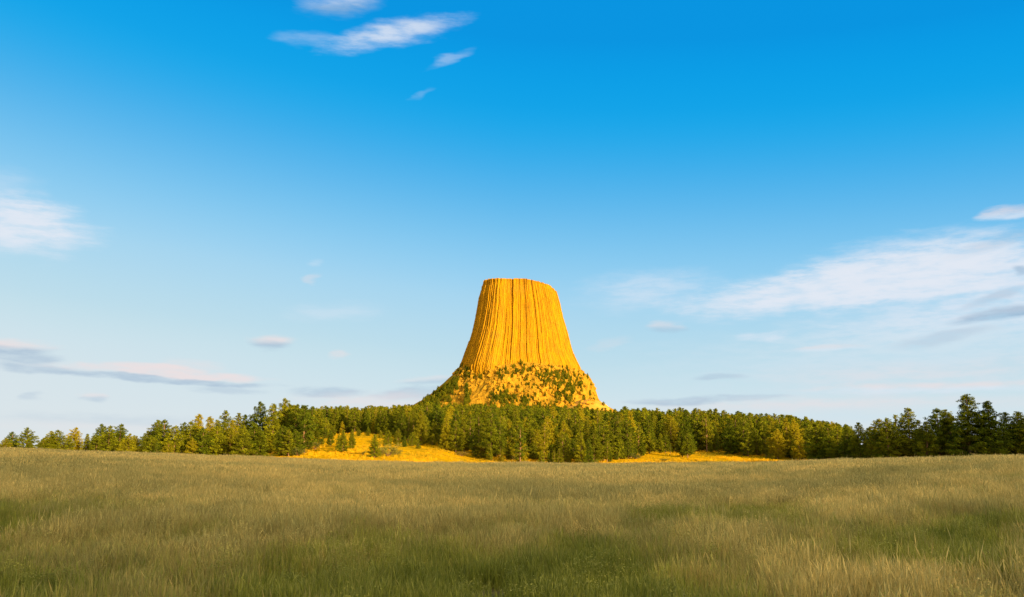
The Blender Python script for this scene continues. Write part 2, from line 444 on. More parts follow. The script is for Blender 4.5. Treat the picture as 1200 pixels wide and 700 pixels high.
# flat summit in rings closing to the centre
caps = []; capf = []; prev = ii[-1]; n0 = len(V); top = verts[-1]
ctr = top.mean(0)
for k, f in enumerate((.93, .7, .35, .02)):
    ring = top * f + ctr * (1 - f); ring[:, 2] = top[:, 2] * f + (1 - f) * np.interp(ring[:, 0], [pl[-1], 0, pr[-1]], [zrim.max() - 6, zrim.max() - 6, zrim.max() - 22]) - 3
    caps.append(ring); cur = n0 + k * NP + np.arange(NP)
    capf.append(np.stack([prev, np.roll(prev, -1), np.roll(cur, -1), cur], -1)); prev = cur
V = np.concatenate([V] + caps); fq = np.concatenate([fq] + capf)
tower = bpy.data.objects.new('rock_tower', None); C.objects.link(tower)
tower['label'] = 'huge golden flat-topped rock tower with fluted vertical columns rising above the pine forest'
tower['category'] = 'rock tower'
TB = (10.0, YC, 60.0); tower.location = TB
obj('column_shaft', new_mesh('column_shaft', V - np.array(TB), fq, [m_rock], False), tower)

# talus apron round the foot
tp = [(426, 549, 666), (434, 536, 679), (441, 530, 690), (449, 523, 694), (458, 513, 697), (469, 499, 701), (475, 489, 706), (483, 474, 722), (494, 450, 750), (520, 390, 810), (560, 300, 900)]
NT_, NR = 700, 110
tz = np.array([xz(600, v, YC)[1] for v, a, b in tp]); tl = np.array([xz(a, v, YC)[0] for v, a, b in tp]); tr_ = np.array([xz(b, v, YC)[0] for v, a, b in tp])
ks = np.linspace(0, len(tp) - 1, NR)
ph = np.linspace(0, 2 * np.pi, NT_, endpoint=False)
tv = np.zeros((NR, NT_, 3))
for i, k in enumerate(ks):
    z = np.interp(k, range(len(tp)), tz); L = np.interp(k, range(len(tp)), tl); Rr = np.interp(k, range(len(tp)), tr_)
    half = (Rr - L) / 2; cen = (Rr + L) / 2
    fr = sm((k - 1) / 2)
    d = (fbm(np.cos(ph) * 4 + 9, np.sin(ph) * 4 + k * .45, 51, 5) - .5) * 34 * fr * np.clip(np.abs(np.sin(ph)) + .15, 0, 1) \
        + (fbm(np.cos(ph) * 22 + 40, np.sin(ph) * 22 + k * 2.0, 57, 4) - .5) * 9 * fr
    rr = half + d
    tv[i, :, 0] = cen + rr * np.cos(ph); tv[i, :, 1] = YC + rr * np.sin(ph) * 0.98
    arch = (vnoise(ph * 5, ph * 0, 77) - .5) * 14 * np.exp(-k * .8)
    tv[i, :, 2] = z + arch + (fbm(np.cos(ph) * 9, np.sin(ph) * 9 + k, 61, 4) - .5) * 7 * fr
TV = tv.reshape(-1, 3); ti = np.arange(NR * NT_).reshape(NR, NT_); tj = np.roll(ti, -1, 1)
tf = np.stack([ti[:-1], ti[1:], tj[1:], tj[:-1]], -1).reshape(-1, 4)
obj('talus_slope', new_mesh('talus_slope', TV - np.array(TB), tf, [m_talus], True), tower, label='rubble apron of the rock tower dotted with pines')
# smooth bare shoulder low on the sunny side
uu, vv = np.meshgrid(np.linspace(0, 2 * np.pi, 96, endpoint=False), np.linspace(0, 1, 30))
MX, MZ = xz(690, 467.5, 1600); MB = xz(690, 500, 1600)[1]
rx = 70 * vv ** .8; 
mv = np.stack([MX + rx * np.cos(uu) * (1 + .15 * (vnoise(uu * 3, vv * 3, 4) - .5)), 1610 + rx * 1.3 * np.sin(uu),
               MZ - (MZ - MB) * vv ** 1.7 - np.maximum(rx * np.cos(uu), 0) * .10 + (fbm(np.cos(uu) * 4 * vv + 9, np.sin(uu) * 4 * vv + 9, 71, 4) - .5) * 5], -1).reshape(-1, 3)
mi = np.arange(30 * 96).reshape(30, 96); mj = np.roll(mi, -1, 1)
mf = np.stack([mi[:-1], mi[1:], mj[1:], mj[:-1]], -1).reshape(-1, 4)
m_mound, g = mat('bare_earth')
pos = g.n('ShaderNodeNewGeometry').outputs['Position']
v1 = g.noise(pos, .06, 6, .65).outputs[0]
finish(g, g.mix(g.mapr(v1, .35, .65), (0.52, 0.24, 0.02), (0.60, 0.31, 0.03)), .95, g.n('ShaderNodeBump', inp={'Strength': .6, 'Distance': 2.0, 'Height': v1}).outputs[0])
obj('bare_shoulder', new_mesh('bare_shoulder', mv - np.array(TB), mf, [m_mound], True), tower, label='bare pinkish earth mound at the foot of the tower')
talus_bvh = BVHTree.FromPolygons([Vector(p) for p in np.concatenate([TV, mv])], [tuple(int(q) for q in f) for f in np.concatenate([tf, mf + len(TV)])])

# fallen column blocks on the apron
bv, bf = [], []; nb_ = 0
cube = np.array([[x, y, z] for x in (-1, 1) for y in (-1, 1) for z in (-1, 1)], float)
cubef = np.array([[0, 1, 3, 2], [4, 6, 7, 5], [0, 4, 5, 1], [2, 3, 7, 6], [0, 2, 6, 4], [1, 5, 7, 3]])
rb = np.random.default_rng(77)
for k in range(620):
    cx, cy = rb.uniform(120, 770), rb.uniform(462, 650)
    if k % 3 == 0: cy = np.interp(cx, [150, 320, 480, 690], [500, 488, 462, 492]) + rb.normal(0, 7)
    a, b = slopes(500 + cx / 3.8875, 310 + cy / 3.8875)
    hit = talus_bvh.ray_cast(Vector((0, 0, EYE)), Vector((a, 1, b)).normalized(), 4000)
    if hit[0] is None: continue
    r3 = rb.uniform(.8, 3.4) * np.array([rb.uniform(.6, 1.5), rb.uniform(.6, 1.3), rb.uniform(.6, 1.5)])
    M = np.linalg.qr(rb.normal(0, 1, (3, 3)))[0]
    v = (cube * r3 * rb.uniform(.7, 1.1, (8, 3))) @ M + np.array(hit[0]) + [0, 0, .2]
    bv.append(v); bf.append(cubef + nb_); nb_ += 8
obj('rubble', new_mesh('rubble', np.concatenate(bv) - np.array(TB), np.concatenate(bf), [m_talus], False), tower, kind='stuff', label='fallen blocks of column rock lying on the apron')

# ------------------------------------------------------------------ trees


def tube(pts, rad, seg=6):
    """tapered tube through pts; returns verts, quads"""
    pts = np.asarray(pts, float); n = len(pts); vs = []
    for i in range(n):
        d = pts[min(i + 1, n - 1)] - pts[max(i - 1, 0)]; d /= np.linalg.norm(d) + 1e-9
        a = np.cross(d, [0, 0, 1.0]) if abs(d[2]) < .9 else np.cross(d, [1.0, 0, 0]); a /= np.linalg.norm(a)
        b = np.cross(d, a)
        for s in range(seg):
            t = 2 * math.pi * s / seg; vs.append(pts[i] + rad[i] * (math.cos(t) * a + math.sin(t) * b))
    fs = [[i * seg + s, i * seg + (s + 1) % seg, (i + 1) * seg + (s + 1) % seg, (i + 1) * seg + s] for i in range(n - 1) for s in range(seg)]
    return np.array(vs), np.array(fs)


def make_pine(seed, kind):
    """a pine 14 m tall: returns trunk (verts, quads) and crown (verts, quads, tint)"""
    r = np.random.default_rng(seed); H = 14.0
    P = dict(tall=dict(cb=.09, w=3.0, pk=.26, nb=92, dome=.92, cl=.54, gap=.08), spire=dict(cb=.05, w=2.9, pk=.14, nb=120, dome=1.15, cl=.54, gap=.03),
             round=dict(cb=.04, w=3.8, pk=.28, nb=96, dome=.72, cl=.56, gap=.07), thin=dict(cb=.16, w=2.5, pk=.32, nb=56, dome=.9, cl=.46, gap=.14),
             young=dict(cb=.03, w=4.2, pk=.10, nb=90, dome=1.1, cl=.55, gap=.02))[kind]
    tvs, tfs, n = [], [], 0
    lean = r.uniform(-.35, .35, 2)
    hs = np.linspace(0, H * .96, 9)
    axis = np.stack([lean[0] * (hs / H) ** 2 + .08 * np.sin(hs * .7 + seed), lean[1] * (hs / H) ** 2 + .08 * np.cos(hs * .6), hs], 1)
    v, f = tube(axis, .24 * (1 - hs / H) ** .8 + .03, 8); v[:8, :] *= [1.25, 1.25, 1]; tvs.append(v); tfs.append(f); n += len(v)
    C0 = []; T0 = []; sz = []
    ga = r.uniform(0, 6.28)
    side = r.uniform(0, 6.28); asym = r.uniform(.05, .22)
    for b in range(P['nb']):
        t = (b + r.uniform(0, .9)) / P['nb']
        if r.random() < P['gap']: continue
        h = H * (P['cb'] + (1 - P['cb']) * t * .985)
        # crown outline: swells to a widest point then narrows to a domed or pointed tip
        if t < P['pk']: wd = .55 + .45 * (t / P['pk']) ** .7
        else: wd = max(0, 1 - ((t - P['pk']) / (1 - P['pk'])) ** (1 / P['dome'])) ** (.75)
        ang = ga + b * 2.399 + r.uniform(-.5, .5)
        Lb = (P['w'] * wd * r.uniform(.62, 1.15) * (1 + asym * math.cos(ang - side)) + .25)
        if kind in ('tall', 'thin') and r.random() < .14: Lb *= 1.25
        up = r.uniform(-.18, .15) + .55 * t
        c = np.array([np.interp(h, hs, axis[:, 0]), np.interp(h, hs, axis[:, 1]), h])
        dr = np.array([math.cos(ang), math.sin(ang), up]); 
        p1 = c + dr * Lb * .5 - [0, 0, .04 * Lb * Lb]; p2 = c + dr * Lb + [0, 0, .05 * Lb]
        v, f = tube([c, p1, p2], [.055 * (1.2 - t), .035 * (1.2 - t), .012], 4); tvs.append(v); tfs.append(f + n); n += len(v)
        m = max(2, int(Lb / .42))
        for j in range(m):
            s = .30 + .74 * (j + r.uniform(0, .8)) / m if Lb > 1 else r.uniform(.3, 1)
            p = c + (p2 - c) * s + r.normal(0, .16, 3)
            C0.append(p); T0.append(r.random()); sz.append(P['cl'] * r.uniform(.65, 1.25) * max(.42, 1 - .6 * t ** 3))
    for j in range(4): C0.append(np.array([axis[-1, 0], axis[-1, 1], H * (.93 + .02 * j)])); T0.append(.8); sz.append(.30)
    C0 = np.array(C0); T0 = np.array(T0); sz = np.array(sz)
    per_c = 34
    N = len(C0) * per_c
    ci = np.repeat(np.arange(len(C0)), per_c)
    d = r.normal(0, 1, (N, 3)); d /= np.linalg.norm(d, axis=1)[:, None]
    rad = sz[ci] * r.uniform(.25, 1, N) ** .5
    ctr = C0[ci] + d * rad[:, None] * np.array([1, 1, .78])
    ln = r.uniform(.17, .36, N) * (sz[ci] / .6) ** .5; wdt = ln * r.uniform(.35, .6, N)
    a = d * .75 + r.normal(0, .55, (N, 3)) + [0, 0, .25]; a /= np.linalg.norm(a, axis=1)[:, None]
    bb = np.cross(a, r.normal(0, 1, (N, 3))); bb /= np.linalg.norm(bb, axis=1)[:, None]
    q = np.stack([ctr - a * ln[:, None] * .5, ctr + bb * wdt[:, None] * .6, ctr + a * ln[:, None], ctr - bb * wdt[:, None] * .6], 1).reshape(-1, 3)
    fq = np.arange(4 * N).reshape(N, 4)
    tint = np.repeat(np.clip(T0[ci] ** 1.3 * .7 + r.uniform(0, .4, N) - .05, 0, 1), 4)
    return (np.concatenate(tvs), np.concatenate(tfs)), (q, fq, tint)


KINDS = ['tall', 'tall', 'tall', 'spire', 'spire', 'round', 'round', 'thin', 'young', 'tall']
VAR = []; SRC = bpy.data.collections.new('forest_pine_kinds')
for i, kd in enumerate(KINDS):
    (tv_, tf_), (cv, cf, ct) = make_pine(100 + i * 13, kd)
    mt = new_mesh('pine_trunk', tv_, tf_, [m_bark], True)
    mc = new_mesh('pine_crown', cv, cf, [m_needle], False, {'tint': ct})
    both = new_mesh('forest_pine', np.concatenate([tv_, cv]), np.concatenate([tf_, cf + len(tv_)]), [m_bark, m_needle], False,
                    {'tint': np.concatenate([np.zeros(len(tv_)), ct])}, np.concatenate([np.zeros(len(tf_)), np.ones(len(cf))]))
    so = bpy.data.objects.new('forest_pine_%02d' % i, both); SRC.objects.link(so)
    VAR.append((mt, mc))
BYKIND = {k: [i for i, q in enumerate(KINDS) if q == k] for k in set(KINDS)}

trees = []   # dict(x,y,z,h,wf,var,label,group, must)


def put(u, vtop, y, kind='tall', label=None, wf=1.0, group=None, base=None, zoff=0.0):
    a, _ = slopes(u, vtop if base is None else base); x = a * y
    z = gz(x, y)
    ztop = EYE + slopes(u, vtop)[1] * y
    trees.append(dict(x=x, y=y, z=z + zoff, h=ztop - z, wf=wf, var=random.choice(BYKIND[kind]), label=label, group=group, must=True))


# --- the pines one can name, by where they stand against the sky
G1 = 'pines along the far left edge of the meadow'
far_left = [(7, 513, 'low rounded pine at the very edge of the tree line, beside a taller slim one'),
 (15, 506, 'slim pine next to the low round one where the tree line begins'), (33, 501, 'airy pine with open branches, last one before the gap of sky in the tree line'),
 (51, 513, 'tiny pine just after the gap of sky in the tree line'), (60, 505, 'left one of two close pines after the gap of sky'), (68, 504, 'right one of two close pines after the gap of sky'),
 (89, 501, 'broad solitary pine between the close pair and the twin-topped golden clump'), (110, 510, 'low pine tucked before the twin-topped golden clump'), (120, 497, 'golden layered pine, first top of the twin-topped clump'),
 (129, 499, 'golden bushy pine, second top of the twin-topped clump'), (142, 497, 'pointed golden pine standing just beyond the twin-topped clump'), (152, 508, 'small golden pine under the pointed one'),
 (160, 511, 'low yellowish pine in the dip before the tall dense group'), (170, 510, 'low yellowish pine touching the tall dense group')]
for u, v, lb in far_left:
    put(u, v, 330 + 50 * random.random(), random.choice(['round', 'tall', 'round']), lb, 1.25, G1)
for k in range(26):
    u = random.choice([random.uniform(-8, 38), random.uniform(50, 182), random.uniform(50, 182)])
    put(u, np.interp(u, [0, 60, 120, 182], [516, 512, 509, 506]) + random.uniform(-2, 5), 335 + 70 * random.random(), random.choice(['round', 'tall', 'spire']), 'low pine filling the thin row at the far left of the meadow edge', 1.3, 'low pines in the far left row')
G2 = 'tall pines of the dense group left of the golden slope'
grp = [(184, 492, 'round', 'rounded olive pine that starts the tall dense group'), (193, 492, 'round', 'second rounded pine of the tall dense group, touching the first'),
 (206, 499, 'round', 'wide low pine filling the shoulder behind the two rounded pines'), (215, 495, 'tall', 'bushy pine with a notched top before the narrow spire'), (224, 494, 'round', 'full golden green pine bulging in front of the narrow spire'),
 (234, 485, 'spire', 'narrow dark spire standing above the first rounded pines'), (246, 488, 'spire', 'thin pine top between the narrow spire and the bare-trunked pine'), (255, 492, 'tall', 'dark green pine half hidden beside the bare-trunked pine'),
 (263, 481, 'tall', 'tall pine with a bare orange trunk in the middle of the dense group'), (272, 492, 'tall', 'shorter pine leaning on the bare-trunked pine'), (280, 484, 'tall', 'golden topped pine next after the bare-trunked one'),
 (287, 486, 'spire', 'slender pine rubbing shoulders with the golden topped one'), (293, 489, 'thin', 'dark thin pine in the shade of the big domed pine'), (307, 471, 'tall', 'big domed pine, broad headed, of the dense group'),
 (321, 473, 'spire', 'sharp pointed pine between the big domed pine and the tallest one'), (336, 467, 'tall', 'tallest pine of the dense group with a round dark green head'), (347, 474, 'tall', 'golden lit pine close against the tallest one'),
 (358, 475, 'tall', 'last high pine before the forest roof levels out, layered branches')]
for u, v, kd, lb in grp:
    put(u, v, 268 + 22 * random.random(), kd, lb, 1.15, G2)
for k in range(34):
    u = random.uniform(178, 352); put(u, np.interp(u, [178, 300, 352], [507, 495, 500]) + random.uniform(0, 14), 256 + 34 * random.random(), random.choice(['round', 'tall', 'round', 'young']), None, 1.2, 'lower pines filling the dense group')
    trees[-1]['label'] = 'lower bushy pine filling the foot of the tall dense group'
G3 = 'dark pines at the right end of the tree line'
right = [(956, 496, 'round', 'full rounded pine where the golden strip ends'), (970, 497, 'tall', 'bushy pine just after the rounded one past the golden strip'), (981, 500, 'round', 'brownish green pine in the low stretch before the dark stand'),
 (992, 502, 'tall', 'lowest pine top of the dark stand'), (1005, 495, 'tall', 'pine with a tufted head rising alone over the low stretch'), (1019, 501, 'round', 'low pine between the tufted head and the broad bushy one'),
 (1030, 491, 'round', 'broad bushy pine, left half of a pair'), (1038, 490, 'round', 'broad bushy pine, right half of a pair'), (1050, 486, 'thin', 'open-branched pine beside the sunlit slender one'),
 (1062.5, 478, 'tall', 'slender sunlit pine with bright green tufts, standing apart'), (1075, 493, 'thin', 'dull shaded pine just after the slender sunlit one'), (1084, 494, 'tall', 'dark pine with ragged top before the three-headed clump'),
 (1098, 479, 'round', 'first head of the three-headed clump of pines'), (1106, 480, 'tall', 'middle head of the three-headed clump of pines'), (1113, 484, 'thin', 'thin last head of the three-headed clump, against the tallest pine'),
 (1131.5, 462, 'spire', 'tallest pine of the whole tree line, dark with a sharp tip'), (1157, 470, 'spire', 'second tallest pine, wide, lit golden on its upper half'), (1179, 483, 'tall', 'airy pine with sky showing through its branches'),
 (1192, 482, 'spire', 'narrow pine near the edge of the picture after the airy one'), (1203, 485, 'tall', 'pine cut off by the edge of the picture')]
for u, v, kd, lb in right:
    put(u, v, float(np.interp(u, [956, 1040, 1200], [262, 225, 205])) + random.uniform(-6, 6), kd, lb, 1.55 if u > 1120 else 1.35, G3)
for k in range(60):
    u = random.uniform(962, 1225); put(u, np.interp(u, [960, 1000, 1080, 1200], [510, 510, 503, 500]) + random.uniform(0, 12), float(np.interp(u, [956, 1040, 1200], [265, 235, 222])) + random.uniform(-8, 14), random.choice(['round', 'tall', 'round']), None, 1.3, 'low dark pines at the right end')
    trees[-1]['label'] = 'low dark pine in the shaded foot of the right-end stand'
# young pines and edge trees on the golden slope: u, top, base, kind, label
slope = [(387, 505, 523, 'tall', 'small dark pine high on the golden slope', 1.1), (397, 508, 527, 'young', 'young pine behind the wide one on the golden slope', .9),
 (402, 504, 530, 'young', 'wide young pine casting a long shadow in the middle of the golden slope', 1.0), (412, 503, 526, 'spire', 'slim young pine beside the wide one on the golden slope', 1.0),
 (438.5, 509, 536.5, 'young', 'dark green pointed young pine low on the golden slope', 1.0), (455, 504, 523, 'round', 'round pine at the top corner of the golden slope', 1.1), (466, 502, 523, 'tall', 'pine at the forest edge where the golden slope bends', 1.2),
 (490, 514, 526, 'young', 'little round pine alone in front of the forest edge', 1.1), (564, 517, 537, 'round', 'wide bushy young pine at the right foot of the golden slope', 1.5),
 (711, 516, 538, 'spire', 'pointed green young pine at the foot of the forest below the tower', 1.4), (730, 524, 538, 'young', 'short pale pine next to the pointed one', 1.2), (722, 531, 539, 'young', 'tiny pine between the pointed one and the short pale one', 1.2),
 (375, 512, 521, 'round', 'small bushy pine at the upper edge of the golden slope', 1.2), (523, 507, 524, 'young', 'dark conical pine at the top of the lower golden patch', 1.2), (362, 500, 527, 'tall', 'pine with a bare trunk at the left edge of the golden slope', 1.1),
 (963, 512, 541, 'tall', 'bright lit pine standing in front of the dark stand', 1.3), (912, 503, 538, 'round', 'pine standing forward at the end of the golden strip', 1.2), (806, 505, 536.5, 'tall', 'pine on bare stems standing in the golden strip', 1.2),
 (800, 507, 536, 'tall', 'second bare-stemmed pine standing in the golden strip', 1.2), (877, 504, 535, 'tall', 'pine with a visible trunk behind the golden strip', 1.2)]


for u, vb, hh_ in ((352, 524, 12), (357, 519, 15), (366, 517, 13), (372, 516, 11), (381, 514, 12), (378, 521, 9), (391, 512, 12), (420, 511, 9), (431, 511, 11), (446, 514, 10), (474, 524, 13), (483, 523, 16), (507, 522, 14), (535, 525, 15), (548, 528, 14)):
    slope.append((u, vb - hh_, vb, random.choice(['young', 'round', 'spire']), 'small pine strung along the upper rim of the golden slope, in front of the forest', 1.15))


def ground_at(u, v, y0=150, y1=900):
    """where the line of sight through a picture point meets the rising ground"""
    a, b = slopes(u, v)
    yv = np.linspace(y0, y1, 3000); zv = height(a * yv, yv); s = EYE + b * yv
    hit = np.nonzero(zv >= s)[0]
    if len(hit) == 0: i = int(np.argmin(s - zv))
    else: i = int(hit[0])
    return float(a * yv[i]), float(yv[i]), float(zv[i])


for u, vt, vb, kd, lb, wf in slope:
    x, y, z = ground_at(u, vb)
    h = max(2.0, (vb - vt) * y / 1054)
    trees.append(dict(x=x, y=y, z=z, h=h, wf=wf, var=random.choice(BYKIND[kd]), label=lb, group='young and outlying pines on the golden slopes', must=True))

# --- the forest: many pines between the slope and the tower
SKY_U = [338, 360, 400, 450, 480, 500, 540, 620, 700, 716, 731, 760, 800, 830, 880, 906, 930, 960, 990]
SKY_V = [476, 479, 478, 478, 476, 471, 473, 474, 480, 482, 476, 478, 480, 481, 484, 488, 488, 494, 500]
BASE_U = [335, 345, 360, 380, 415, 455, 470, 500, 560, 620, 700, 760, 830, 900, 960]
BASE_Y = [276, 285, 318, 342, 362, 332, 305, 300, 276, 266, 270, 325, 345, 318, 290]
y = 250.0
while y < 700:
    step = 4.6 * (1 + (y - 250) / 700)
    n = int((1000 - 330) / 1054 * y / step)
    for k in range(n):
        u = 330 + 670 * (k + random.uniform(0, 1)) / n; yy_ = y + random.uniform(-.5, .5) * step
        ymin = np.interp(u, BASE_U, BASE_Y)
        if yy_ < ymin: continue
        if yy_ < ymin + 12 and random.random() < .3: continue
        x = (u - 600) / 1054 * yy_; z = gz(x, yy_)
        h = random.uniform(9.5, 16.0) if random.random() < .8 else random.uniform(6, 10)
        if 540 < u < 720 and yy_ < 340: h *= .86
        if yy_ < ymin + 30 and random.random() < .5: h = random.uniform(4, 9)
        cap = np.interp(u, SKY_U, SKY_V) - 3.5 + abs(random.gauss(0, 6.5))
        hm = EYE + slopes(600, cap)[1] * yy_ - z
        if hm < 4.5: continue
        h = min(h, hm)
        kd = random.choice(['tall', 'tall', 'spire', 'spire', 'round', 'thin', 'tall', 'thin'])
        trees.append(dict(x=x, y=yy_, z=z, h=h, wf=random.uniform(.95, 1.25), var=random.choice(BYKIND[kd]), label=None, group=None, must=False))
    y += step * .9

# --- the trees on the foot of the tower (distance 1.6 km)


def talus_tree(cx, cy, hp):
    u = 500 + cx / 3.8875; v = 310 + cy / 3.8875
    a, b = slopes(u, v)
    d = Vector((a, 1, b)).normalized(); hit = talus_bvh.ray_cast(Vector((0, 0, EYE)), d, 4000)
    if hit[0] is None: return
    p = hit[0]
    trees.append(dict(x=p.x, y=p.y, z=p.z - .5, h=hp * random.uniform(.65, 1.1) / 3.8875 * p.y / 1054, wf=random.uniform(.9, 1.3), var=random.choice([0, 1, 2, 3, 5, 6]), label=None, group=None, must=False, talus=True))


for k in range(120):    # arch of trees along the foot of the columns
    s = random.random(); cx = 320 + 400 * s; cy = np.interp(cx, [320, 430, 480, 560, 640, 720], [512, 490, 482, 505, 510, 570]) + random.gauss(0, 15)
    talus_tree(cx, cy, random.uniform(16, 30))
for k in range(80): talus_tree(random.gauss(345, 30), random.gauss(615, 22), random.uniform(18, 32))
for k in range(150):
    cx = random.gauss(628, 48); talus_tree(cx, random.gauss(570 + (cx - 628) * .15, 32), random.uniform(18, 32))
for k in range(45): talus_tree(random.uniform(380, 560), random.uniform(515, 640), random.uniform(12, 26))
for k in range(26): talus_tree(random.gauss(184, 6), random.uniform(560, 645), random.uniform(22, 40))
for k in range(280):   # left skirt
    s = random.random(); cx = -20 + 165 * s; top = np.interp(cx, [-20, 0, 60, 130, 150], [622, 612, 572, 520, 510])
    talus_tree(cx, top + 6 + abs(random.gauss(0, 32)), random.uniform(18, 34))
for k in range(85): talus_tree(random.uniform(125, 270), random.gauss(500, 20), random.uniform(14, 26))
for k in range(30): talus_tree(random.gauss(448, 16), random.gauss(622, 9), random.uniform(16, 28))
for cx, cy in ((705, 503), (716, 507), (735, 518), (745, 612), (757, 618), (800, 640), (806, 644), (740, 598), (700, 588)): talus_tree(cx, cy, random.uniform(14, 22))
for k in range(260):
    cx = random.uniform(-60, 620); talus_tree(cx, 648 + random.random() * 40, random.uniform(18, 30))

# --- which show largest: paint plain outlines from far to near and count what stays visible
W2, H2 = 1200, 700
buf = np.full((H2, W2), -1, np.int32)
order = sorted(range(len(trees)), key=lambda i: -trees[i]['y'])
for i in order:
    t = trees[i]; s = 1054 / t['y']; u0 = 600 + t['x'] * s
    vb_ = 530 - (t['z'] - EYE) * s; vt_ = vb_ - t['h'] * s
    for vrow in range(max(0, int(vt_)), min(H2 - 1, int(vb_ - .05 * t['h'] * s)) + 1):
        f = (vrow - vt_) / max(1, vb_ - vt_); ww = min(1, f * 1.8 + .12) * .19 * t['h'] * s * t['wf']
        a, b = max(0, int(round(u0 - ww))), min(W2, int(round(u0 + ww)) + 1)
        if a < b: buf[vrow, a:b] = i
ve = np.interp(np.arange(W2), US, V_EDGE)
buf[np.arange(H2)[:, None] > ve[None, :]] = -1
cnt = np.bincount(buf[buf >= 0], minlength=len(trees))
rank = sorted([i for i in range(len(trees)) if not trees[i].get('talus') and cnt[i] >= 12], key=lambda i: -cnt[i] - (10000 if trees[i]['must'] else 0))
single = set(i for i in rank[:285] if cnt[i] >= 12)


def auto_label(t):
    u = 600 + t['x'] / t['y'] * 1054
    front = t['y'] < np.interp(u, BASE_U, BASE_Y) + 30
    if u < 470: zone = 'above the golden slope'
    elif u < 560: zone = 'between the golden slope and the tower'
    elif u < 640: zone = 'under the shaded side of the tower'
    elif u < 725: zone = 'under the sunny side of the tower'
    elif u < 830: zone = 'just beyond the tower, behind the golden strip'
    elif u < 900: zone = 'behind the far end of the golden strip'
    else: zone = 'where the forest roof slopes down to the dark stand'
    look = {'tall': 'open-headed', 'spire': 'narrow pointed', 'round': 'broad bushy', 'thin': 'thin sparse', 'young': 'conical'}[KINDS[t['var']]]
    row = 'front-row' if front else 'back-row'
    return '%s %s pine %s' % (look, row, zone), '%s pines %s' % (row, zone)


def add_pine(t):
    lb, gp = t['label'], t['group']
    if lb is None: lb, gp = auto_label(t)
    o = bpy.data.objects.new('pine_tree', None); C.objects.link(o)
    o.location = (t['x'], t['y'], t['z'] - .1); o.rotation_euler = (0, 0, random.uniform(0, 6.28))
    s = t['h'] / 14.0; o.scale = (s * t['wf'], s * t['wf'], s)
    o.empty_display_size = .5
    o['label'] = lb; o['category'] = 'pine tree'; o['group'] = gp
    mt, mc = VAR[t['var']]
    obj('trunk', mt, o); obj('crown', mc, o)


rest = []
for i, t in enumerate(trees):
    if i in single: add_pine(t)
    else:
        if t['must'] and cnt[i] < 12: pass
        rest.append(t)


def instancer(name, pts, rotz, scl, var, coll, extra, label=None, tilt=None, **props):
    me = bpy.data.meshes.new(name); me.vertices.add(len(pts)); me.vertices.foreach_set('co', np.asarray(pts, np.float32).ravel())
    def attr(nm, ty, dat, key='value'):
        a = me.attributes.new(nm, ty, 'POINT'); a.data.foreach_set(key, np.ascontiguousarray(dat).ravel())
    rot = np.zeros((len(pts), 3), np.float32); rot[:, 2] = rotz
    if tilt is not None: rot[:, 0] = tilt[0]; rot[:, 1] = tilt[1]
    attr('rot', 'FLOAT_VECTOR', rot, 'vector'); attr('scl', 'FLOAT_VECTOR', np.asarray(scl, np.float32), 'vector')
    attr('var', 'INT', np.asarray(var, np.int32))
    for k, v in extra.items(): attr(k, 'FLOAT', np.asarray(v, np.float32))
    ng = bpy.data.node_groups.new(name, 'GeometryNodeTree')
    ng.interface.new_socket('Geometry', in_out='INPUT', socket_type='NodeSocketGeometry'); ng.interface.new_socket('Geometry', in_out='OUTPUT', socket_type='NodeSocketGeometry')
    N = ng.nodes; gi = N.new('NodeGroupInput'); go = N.new('NodeGroupOutput')
    ip = N.new('GeometryNodeInstanceOnPoints'); ci = N.new('GeometryNodeCollectionInfo')
    ci.inputs['Collection'].default_value = coll; ci.inputs['Separate Children'].default_value = True; ci.inputs['Reset Children'].default_value = True
    def na(nm, ty):
        a = N.new('GeometryNodeInputNamedAttribute'); a.data_type = ty; a.inputs['Name'].default_value = nm
        return a.outputs['Attribute']
    Lk = ng.links.new
    Lk(gi.outputs[0], ip.inputs['Points']); Lk(ci.outputs[0], ip.inputs['Instance']); ip.inputs['Pick Instance'].default_value = True
    Lk(na('var', 'INT'), ip.inputs['Instance Index'])
    e2r = N.new('FunctionNodeEulerToRotation'); Lk(na('rot', 'FLOAT_VECTOR'), e2r.inputs[0]); Lk(e2r.outputs[0], ip.inputs['Rotation'])
    Lk(na('scl', 'FLOAT_VECTOR'), ip.inputs['Scale']); Lk(ip.outputs[0], go.inputs[0])
    o = obj(name, me, None, kind='stuff', **props)
    md = o.modifiers.new('scatter', 'NODES'); md.node_group = ng
    return o


R_ = rest
instancer('forest', [(t['x'], t['y'], t['z'] - .1) for t in R_], [random.uniform(0, 6.28) for t in R_],
          [(t['h'] / 14 * t['wf'], t['h'] / 14 * t['wf'], t['h'] / 14) for t in R_], [t['var'] for t in R_], SRC, {},
          label='dense olive green pine forest rolling up to and over the foot of the rock tower', category='forest')

# --- shrubs on the golden slope


